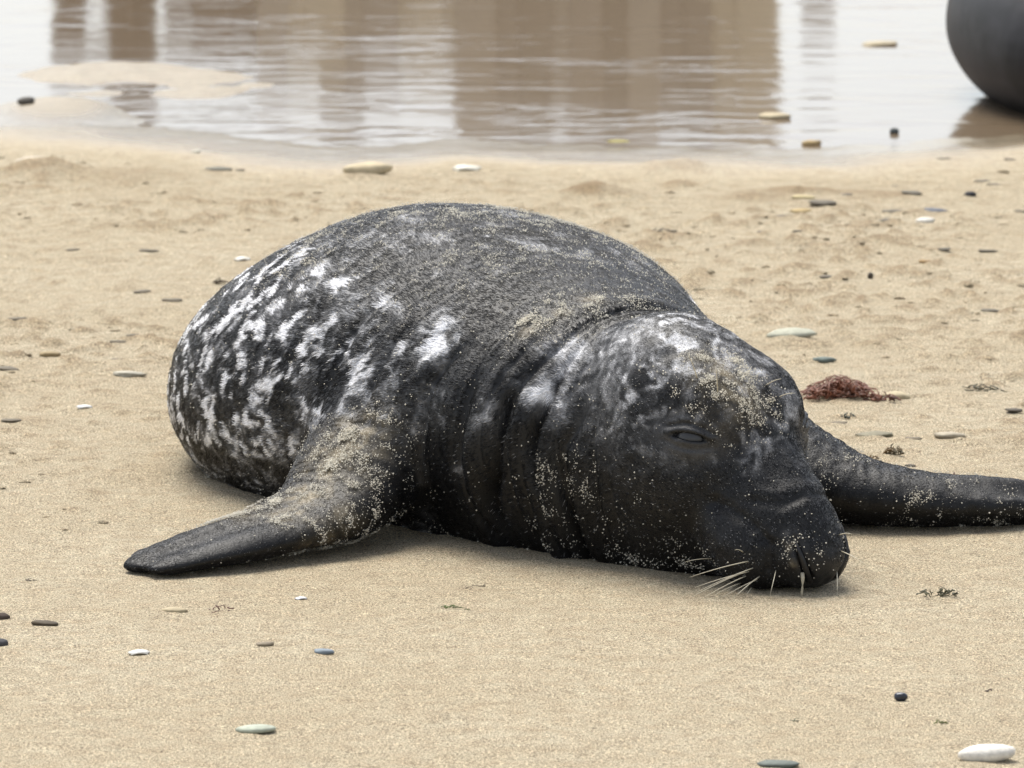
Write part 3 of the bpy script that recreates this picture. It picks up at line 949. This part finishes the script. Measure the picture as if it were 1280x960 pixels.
tag(s2, 'plain dark grey seal resting at the edge of the shallow water, seen from behind', 'seal')

# ------------------------------------------------------------------ pebbles, shells and scraps of weed on the sand
_mats = {}
def pmat(col, rough=.6, var=.3, scale=90):
    key = (col, rough)
    if key not in _mats:
        _mats[key] = plain_material('stone_%d' % len(_mats) if rough > .3 else 'wet_stone_%d' % len(_mats), col, rough, scale, var, .001)
    return _mats[key]

def place(o, px, py, lift=0.0, rz=None):
    x, y = g(px, py)
    o.location = (x, y, max(ground_z(x, y), WATER_Z - .004) + lift)
    o.rotation_euler = (R(random.uniform(-4, 4)), R(random.uniform(-4, 4)), random.uniform(-.5, .5) if rz is None else rz)

def pebble(px, py, wpx, hr, col, label, cat='pebble', name='pebble', group=None, rough=.8, deep=.65, rz=None, sink=.35, rug=.34):
    """rounded flat stone wpx wide in the photograph, hr = thickness / width"""
    x, y = g(px, py)
    L = wpx / pxm(y) / 2
    V, Fc = uv_ellipsoid(np.zeros(3), (1, 1, 1), 16, 9)
    sd_ = random.randint(0, 9999)
    r = 1 + rug * fbm(V * 1.3 + sd_, 3, sd_)[:, None]
    V = V * r
    V = np.sign(V) * np.abs(V) ** [1, 1, .8]
    V = V * [L, L * deep, max(L * hr, .0022)]
    o = mesh_obj(name, V, Fc, pmat(col, rough))
    place(o, px, py, max(L * hr, .0022) * (1 - 2 * sink), rz)
    return tag(o, label, cat, group)

def shell(px, py, wpx, col, label, rz=0.3):
    """thin curved chip of shell"""
    x, y = g(px, py); L = wpx / pxm(y) / 2
    n, m = 9, 7
    V, Fc = [], []
    for lay in (0, 1):
        for j in range(m):
            for i in range(n):
                u, v_ = i / (n - 1) * 2 - 1, j / (m - 1) * 2 - 1
                rr = (1 + .18 * math.sin(5 * u + px) + .1 * math.sin(9 * v_ + py))
                V.append((u * L * math.sqrt(1 - .45 * v_ * v_) * rr, v_ * L * .6 * math.sqrt(1 - .4 * u * u), L * (.34 * (1 - u * u * .6 - v_ * v_ * .6) + .02 * math.sin(22 * u)) - lay * L * .07))
    for j in range(m - 1):
        for i in range(n - 1):
            a = j * n + i
            Fc.append((a, a + 1, a + n + 1, a + n)); b = n * m + a; Fc.append((b + n, b + n + 1, b + 1, b))
    rim = [i for i in range(n)] + [j * n + n - 1 for j in range(1, m)] + [(m - 1) * n + i for i in range(n - 2, -1, -1)] + [j * n for j in range(m - 2, 0, -1)]
    for a, b in zip(rim, rim[1:] + rim[:1]):
        Fc.append((b, a, a + n * m, b + n * m))
    o = mesh_obj('shell_chip', V, Fc, pmat(col, .4))
    place(o, px, py, L * .1, rz)
    return tag(o, label, 'shell')

def weed(px, py, wpx, hm, col, label, strands=14, thick=.0012, name='seaweed_scrap', flat=.5, group=None, col2=None):
    """tangle of branching strands"""
    x, y = g(px, py); L = wpx / pxm(y) / 2
    V, Fc, off = [], [], 0
    for s_ in range(strands):
        p = np.array([random.uniform(-.75, .75) * L, random.uniform(-flat, flat) * L, random.uniform(0, .5) * hm])
        d = np.array([random.choice((-1, 1)) * random.uniform(.4, 1), random.uniform(-.7, .7), random.uniform(-.1, .5)])
        P = []
        for i in range(6):
            P.append(p.copy())
            d = d + np.random.RandomState(random.randint(0, 10 ** 6)).normal(0, .45, 3); d /= np.linalg.norm(d)
            p = p + d * L * .13
            p[0] = np.clip(p[0], -L, L); p[1] = np.clip(p[1], -L * flat, L * flat)
            lim_ = hm * max(.15, 1 - (abs(p[0]) / L) ** 1.5)
            p[2] = min(max(p[2], .0005), lim_)
        P = np.array(P) + np.linspace(0, 1e-4, 6)[:, None]
        t_ = thick * random.uniform(.6, 1.4)
        v_, f_2 = tube(P, np.linspace(t_, t_ * .5, 6), 5)
        V.append(v_); Fc += [tuple(a + off for a in ff) for ff in f_2]; off += len(v_)
    key = (col, col2)
    if key not in _mats:
        _mats[key] = plain_material('seaweed_%d' % len(_mats), col, .55, 70, .5, .001, col2=col2)
    o = mesh_obj(name, np.concatenate(V), Fc, _mats[key])
    place(o, px, py, .0, random.uniform(-.1, .1))
    return tag(o, label, 'seaweed', group)

# in front of the seal
pebble(1234, 950, 74, .30, (.78, .74, .66), 'long smooth white pebble, the largest in front of the seal', rz=.05, sink=.15, deep=.5, rug=.10)
pebble(319, 916, 52, .20, (.40, .43, .34), 'pale green-grey flat pebble on bare sand below the near flipper', rz=-.05, sink=.2, rug=.14)
pebble(973, 957, 52, .16, (.13, .15, .13), 'dark green-grey slab of stone beside the long white pebble')
pebble(1126, 877, 17, .70, (.03, .035, .05), 'tiny blue-black shiny stone chip in front of the seal', rough=.25, sink=.1)
weed(1175, 906, 20, .006, (.14, .17, .03), 'tiny yellow-green weed scrap near the blue-black chip', 8, .0009)
weed(996, 903, 34, .004, (.13, .14, .07), 'thin olive wisp of weed on sand below the snout', 3, .0006)
weed(1240, 863, 18, .005, (.10, .07, .05), 'short brown twig of weed right of the blue-black chip', 3, .0009)
weed(1176, 750, 60, .009, (.075, .07, .025), 'dark olive mat of weed on the sand before the far flipper', 26, .0011)
pebble(405, 820, 27, .28, (.20, .24, .27), 'blue-grey flat pebble beside the brown-grey one')
pebble(331, 811, 24, .28, (.22, .18, .12), 'brown-grey flat pebble beside the blue-grey one')
shell(176, 821, 26, (.78, .76, .70), 'slim white sliver of shell below the flipper tip', 0.1)
shell(377, 750, 16, (.80, .80, .80), 'small bright white shell chip just below the near flipper', .5)
pebble(218, 766, 34, .25, (.42, .35, .22), 'tan flat pebble with a strand of weed at its end')
weed(270, 767, 46, .005, (.13, .045, .03), 'red-brown strand of weed touching the tan pebble', 7, .001)
weed(566, 762, 44, .005, (.12, .17, .04), 'bright green strand of weed on sand below the chest', 7, .001)
pebble(57, 782, 34, .22, (.075, .055, .03), 'dark brown flat stone left of the flipper tip')
pebble(2, 774, 22, .55, (.08, .055, .04), 'dark reddish pebble beside the dark brown flat stone')
pebble(2, 808, 20, .60, (.07, .07, .075), 'dark grey round pebble near the dark reddish pebble')
weed(600, 737, 70, .003, (.16, .12, .07), 'faint line of brown fibres on sand under the chest', 7, .0007)
# right of the seal
weed(1050, 494, 98, .029, (.25, .090, .045), 'large red-brown clump of seaweed behind the far flipper', 210, .0017, 'seaweed_clump', .6, col2=(.10, .045, .03))
weed(1103, 498, 46, .013, (.22, .08, .04), 'low red-brown tail of weed trailing from the large clump', 36, .0014, col2=(.07, .035, .03))
pebble(1122, 493, 34, .30, (.50, .42, .27), 'cream pebble behind the tail of the red-brown weed')
pebble(1030, 451, 28, .26, (.13, .16, .14), 'dark green flat stone above the red-brown clump')
weed(1060, 520, 22, .009, (.05, .07, .05), 'dark green scrap of weed just below the red-brown clump', 14, .0012)
pebble(1048, 525, 24, .12, (.17, .14, .09), 'thin brown flake under the dark green weed scrap')
weed(1117, 568, 26, .018, (.17, .10, .035), 'small rusty brown tuft of weed standing above the far flipper', 46, .0014, col2=(.05, .05, .02))
weed(1092, 573, 13, .012, (.24, .15, .05), 'tiny ochre tuft of weed beside the rusty tuft', 16, .001)
pebble(1095, 541, 48, .16, (.20, .18, .11), 'olive-grey flat stone between the red clump and rusty tuft', rough=.7)
pebble(1141, 546, 22, .16, (.17, .14, .09), 'small brown flake right of the olive-grey flat stone')
pebble(1186, 544, 42, .22, (.38, .33, .24), 'pale half-buried stone right of the rusty tuft', rough=.8)
weed(1194, 598, 30, .007, (.16, .07, .05), 'small pink-brown scrap of weed near the flipper edge', 12, .001)
weed(1232, 486, 56, .007, (.10, .09, .045), 'long olive scrap of weed right of the red-brown clump', 20, .0011)
pebble(1268, 514, 24, .18, (.08, .065, .045), 'dark flake of stone below the long olive weed')
for a, b in ((1121, 582), (1138, 581)):
    pebble(a, b, 14, .25, (.09, .075, .05), 'small dark flake just below the rusty tuft', group='dark flakes below the rusty tuft')
pebble(990, 425, 60, .20, (.42, .42, .33), 'pale greenish stone half buried behind the head', rough=.9, sink=.6)
# behind the seal, right
pebble(1168, 265, 32, .30, (.13, .14, .16), 'blue-grey stone, thickest among the flat stones behind')
pebble(1213, 246, 15, .60, (.04, .04, .045), 'small black lump right of the blue-grey stone')
pebble(1157, 280, 24, .34, (.68, .65, .58), 'white pebble below the blue-grey stone')
pebble(1003, 252, 30, .20, (.50, .41, .22), 'yellowish flat stone among dark slabs, upper one')
pebble(1000, 265, 28, .22, (.42, .31, .14), 'ochre flat stone among dark slabs, lower one')
for a, b, c, lab in ((1030, 259, 38, 'dark flat slab just right of the yellowish flat stone'), (976, 274, 34, 'dark flat slab below the ochre flat stone'), (1115, 267, 28, 'dark brown flat stone left of the blue-grey stone'),
                     (1110, 282, 24, 'brown flat stone left of the white pebble'), (1140, 246, 28, 'dark flat stone on the end of the low sand ridge'), (1033, 353, 20, 'grey flat stone left of the tiny upright stone'),
                     (1238, 390, 26, 'dark flat stone alone on the sand above the long olive weed')):
    pebble(a, b, c, .15, (.14, .12, .085), lab)
for a, b, c in ((1057, 247, 18), (1228, 227, 22), (1244, 232, 20), (1277, 264, 20),
                (996, 294, 14), (1057, 314, 16), (1262, 200, 16), (1180, 316, 18), (1235, 316, 26), (955, 291, 22), (1120, 232, 14), (1180, 196, 20)):
    pebble(a, b, c, .14, (.14, .12, .085), 'small dark flake of stone scattered on the sand behind the seal', group='dark stone flakes behind the seal')
pebble(1088, 352, 8, 1.1, (.07, .055, .04), 'tiny dark stone standing upright on the sand', deep=.9, sink=.1)
pebble(1158, 331, 22, .25, (.33, .22, .10), 'ochre pebble right of the upright stone')
weed(826, 290, 50, .008, (.10, .075, .045), 'dark brown stick of weed behind the seal back', 12, .0016)
pebble(1015, 169, 24, .40, (.38, .27, .12), 'ochre-brown pebble at the edge of the shallow water', sink=.2)
pebble(969, 136, 40, .22, (.50, .42, .27), 'tan flat pebble lying in the shallow water', sink=.0)
pebble(1118, 155, 13, .75, (.05, .06, .06), 'small dark round pebble at the water edge beside the second seal', sink=.1)
pebble(772, 165, 28, .22, (.36, .32, .12), 'yellow-green flat pebble at the water edge')
pebble(1100, 45, 46, .12, (.45, .38, .25), 'pale flat stone awash in the water left of the second seal', sink=.0)
# behind the seal, left
pebble(460, 219, 62, .26, (.55, .46, .30), 'cream crumbly rock behind the back of the seal', rough=.85, name='rock', cat='rock')
shell(581, 212, 34, (.78, .74, .62), 'white flat shell right of the cream rock', 0.1)
pebble(245, 188, 12, .6, (.72, .68, .56), 'small white pebble near the water, left of the cream rock')
pebble(273, 212, 36, .16, (.18, .17, .13), 'grey flat stone left of the cream rock')
pebble(43, 214, 40, .30, (.58, .51, .40), 'pale stone on top of a low sand hump')
pebble(33, 130, 22, .5, (.10, .09, .075), 'dark brown stone at the water edge beside the sand spit', sink=.15)
shell(303, 327, 20, (.82, .78, .68), 'cream shell chip touching the outline of the hip', .4)
weed(275, 354, 20, .012, (.11, .075, .04), 'small brown tuft of weed beside the hip', 20, .0014)
pebble(63, 444, 28, .28, (.33, .25, .13), 'tan-brown stone left of the hip')
pebble(160, 472, 44, .18, (.42, .39, .31), 'grey flat stone beside the hip', rough=.8)
shell(107, 515, 20, (.74, .74, .70), 'white shell chip left of the hip', .2)
for a, b, c in ((178, 365, 24), (215, 376, 26), (148, 427, 22), (165, 419, 18), (22, 400, 24), (10, 463, 30), (90, 313, 18), (185, 314, 26), (15, 530, 26), (300, 212, 14), (145, 452, 16)):
    pebble(a, b, c, .16, (.15, .125, .085), 'small dark flat stone on the sand beside the hip', group='dark flat stones beside the hip')
weed(35, 728, 28, .003, (.16, .13, .09), 'faint thread of weed level with the flipper tip', 4, .0007)

# ------------------------------------------------------------------ crumbs of damp sand
def sand_lumps():
    N = 2600
    yy = 9.3 + (14.0 - 9.3) * rng.random(N) ** .9
    xx = (rng.random(N) * 2 - 1) * (yy * .098)
    P = np.stack([xx, yy, np.zeros(N)], 1)
    keep = (fbm(P[:, :2] * 1.7, 2, 41) + .35 * fbm(P[:, :2] * 7, 2, 43) > rng.normal(.12, .14, N))
    P = P[keep]; N = len(P)
    z, wet_, ch_ = height(P); P[:, 2] = z
    P = P[wet_ < .4]; N = len(P)
    r = .0022 + .0065 * rng.random(N) ** 3
    V0, F0 = uv_ellipsoid(np.zeros(3), (1, 1, 1), 7, 4)
    sc = np.stack([r * (1 + .8 * rng.random(N)), r * (.8 + .4 * rng.random(N)), r * (.3 + .3 * rng.random(N))], 1)
    V = P[:, None] + V0[None] * sc[:, None] * (.75 + .5 * rng.random((N, len(V0), 1)))
    Fq = (np.array(F0)[None] + len(V0) * np.arange(N)[:, None, None]).reshape(-1, 4)
    o = mesh_obj('sand_lumps', V.reshape(-1, 3), Fq, SAND)
    vattr(o, 'wet', np.zeros(N * len(V0))); vattr(o, 'churned', np.repeat(.4 * rng.random(N) ** 1.5, len(V0)))
    tag(o, 'scattered crumbs of damp sand on the beach around the seal', 'sand', kind='stuff')
sand_lumps()
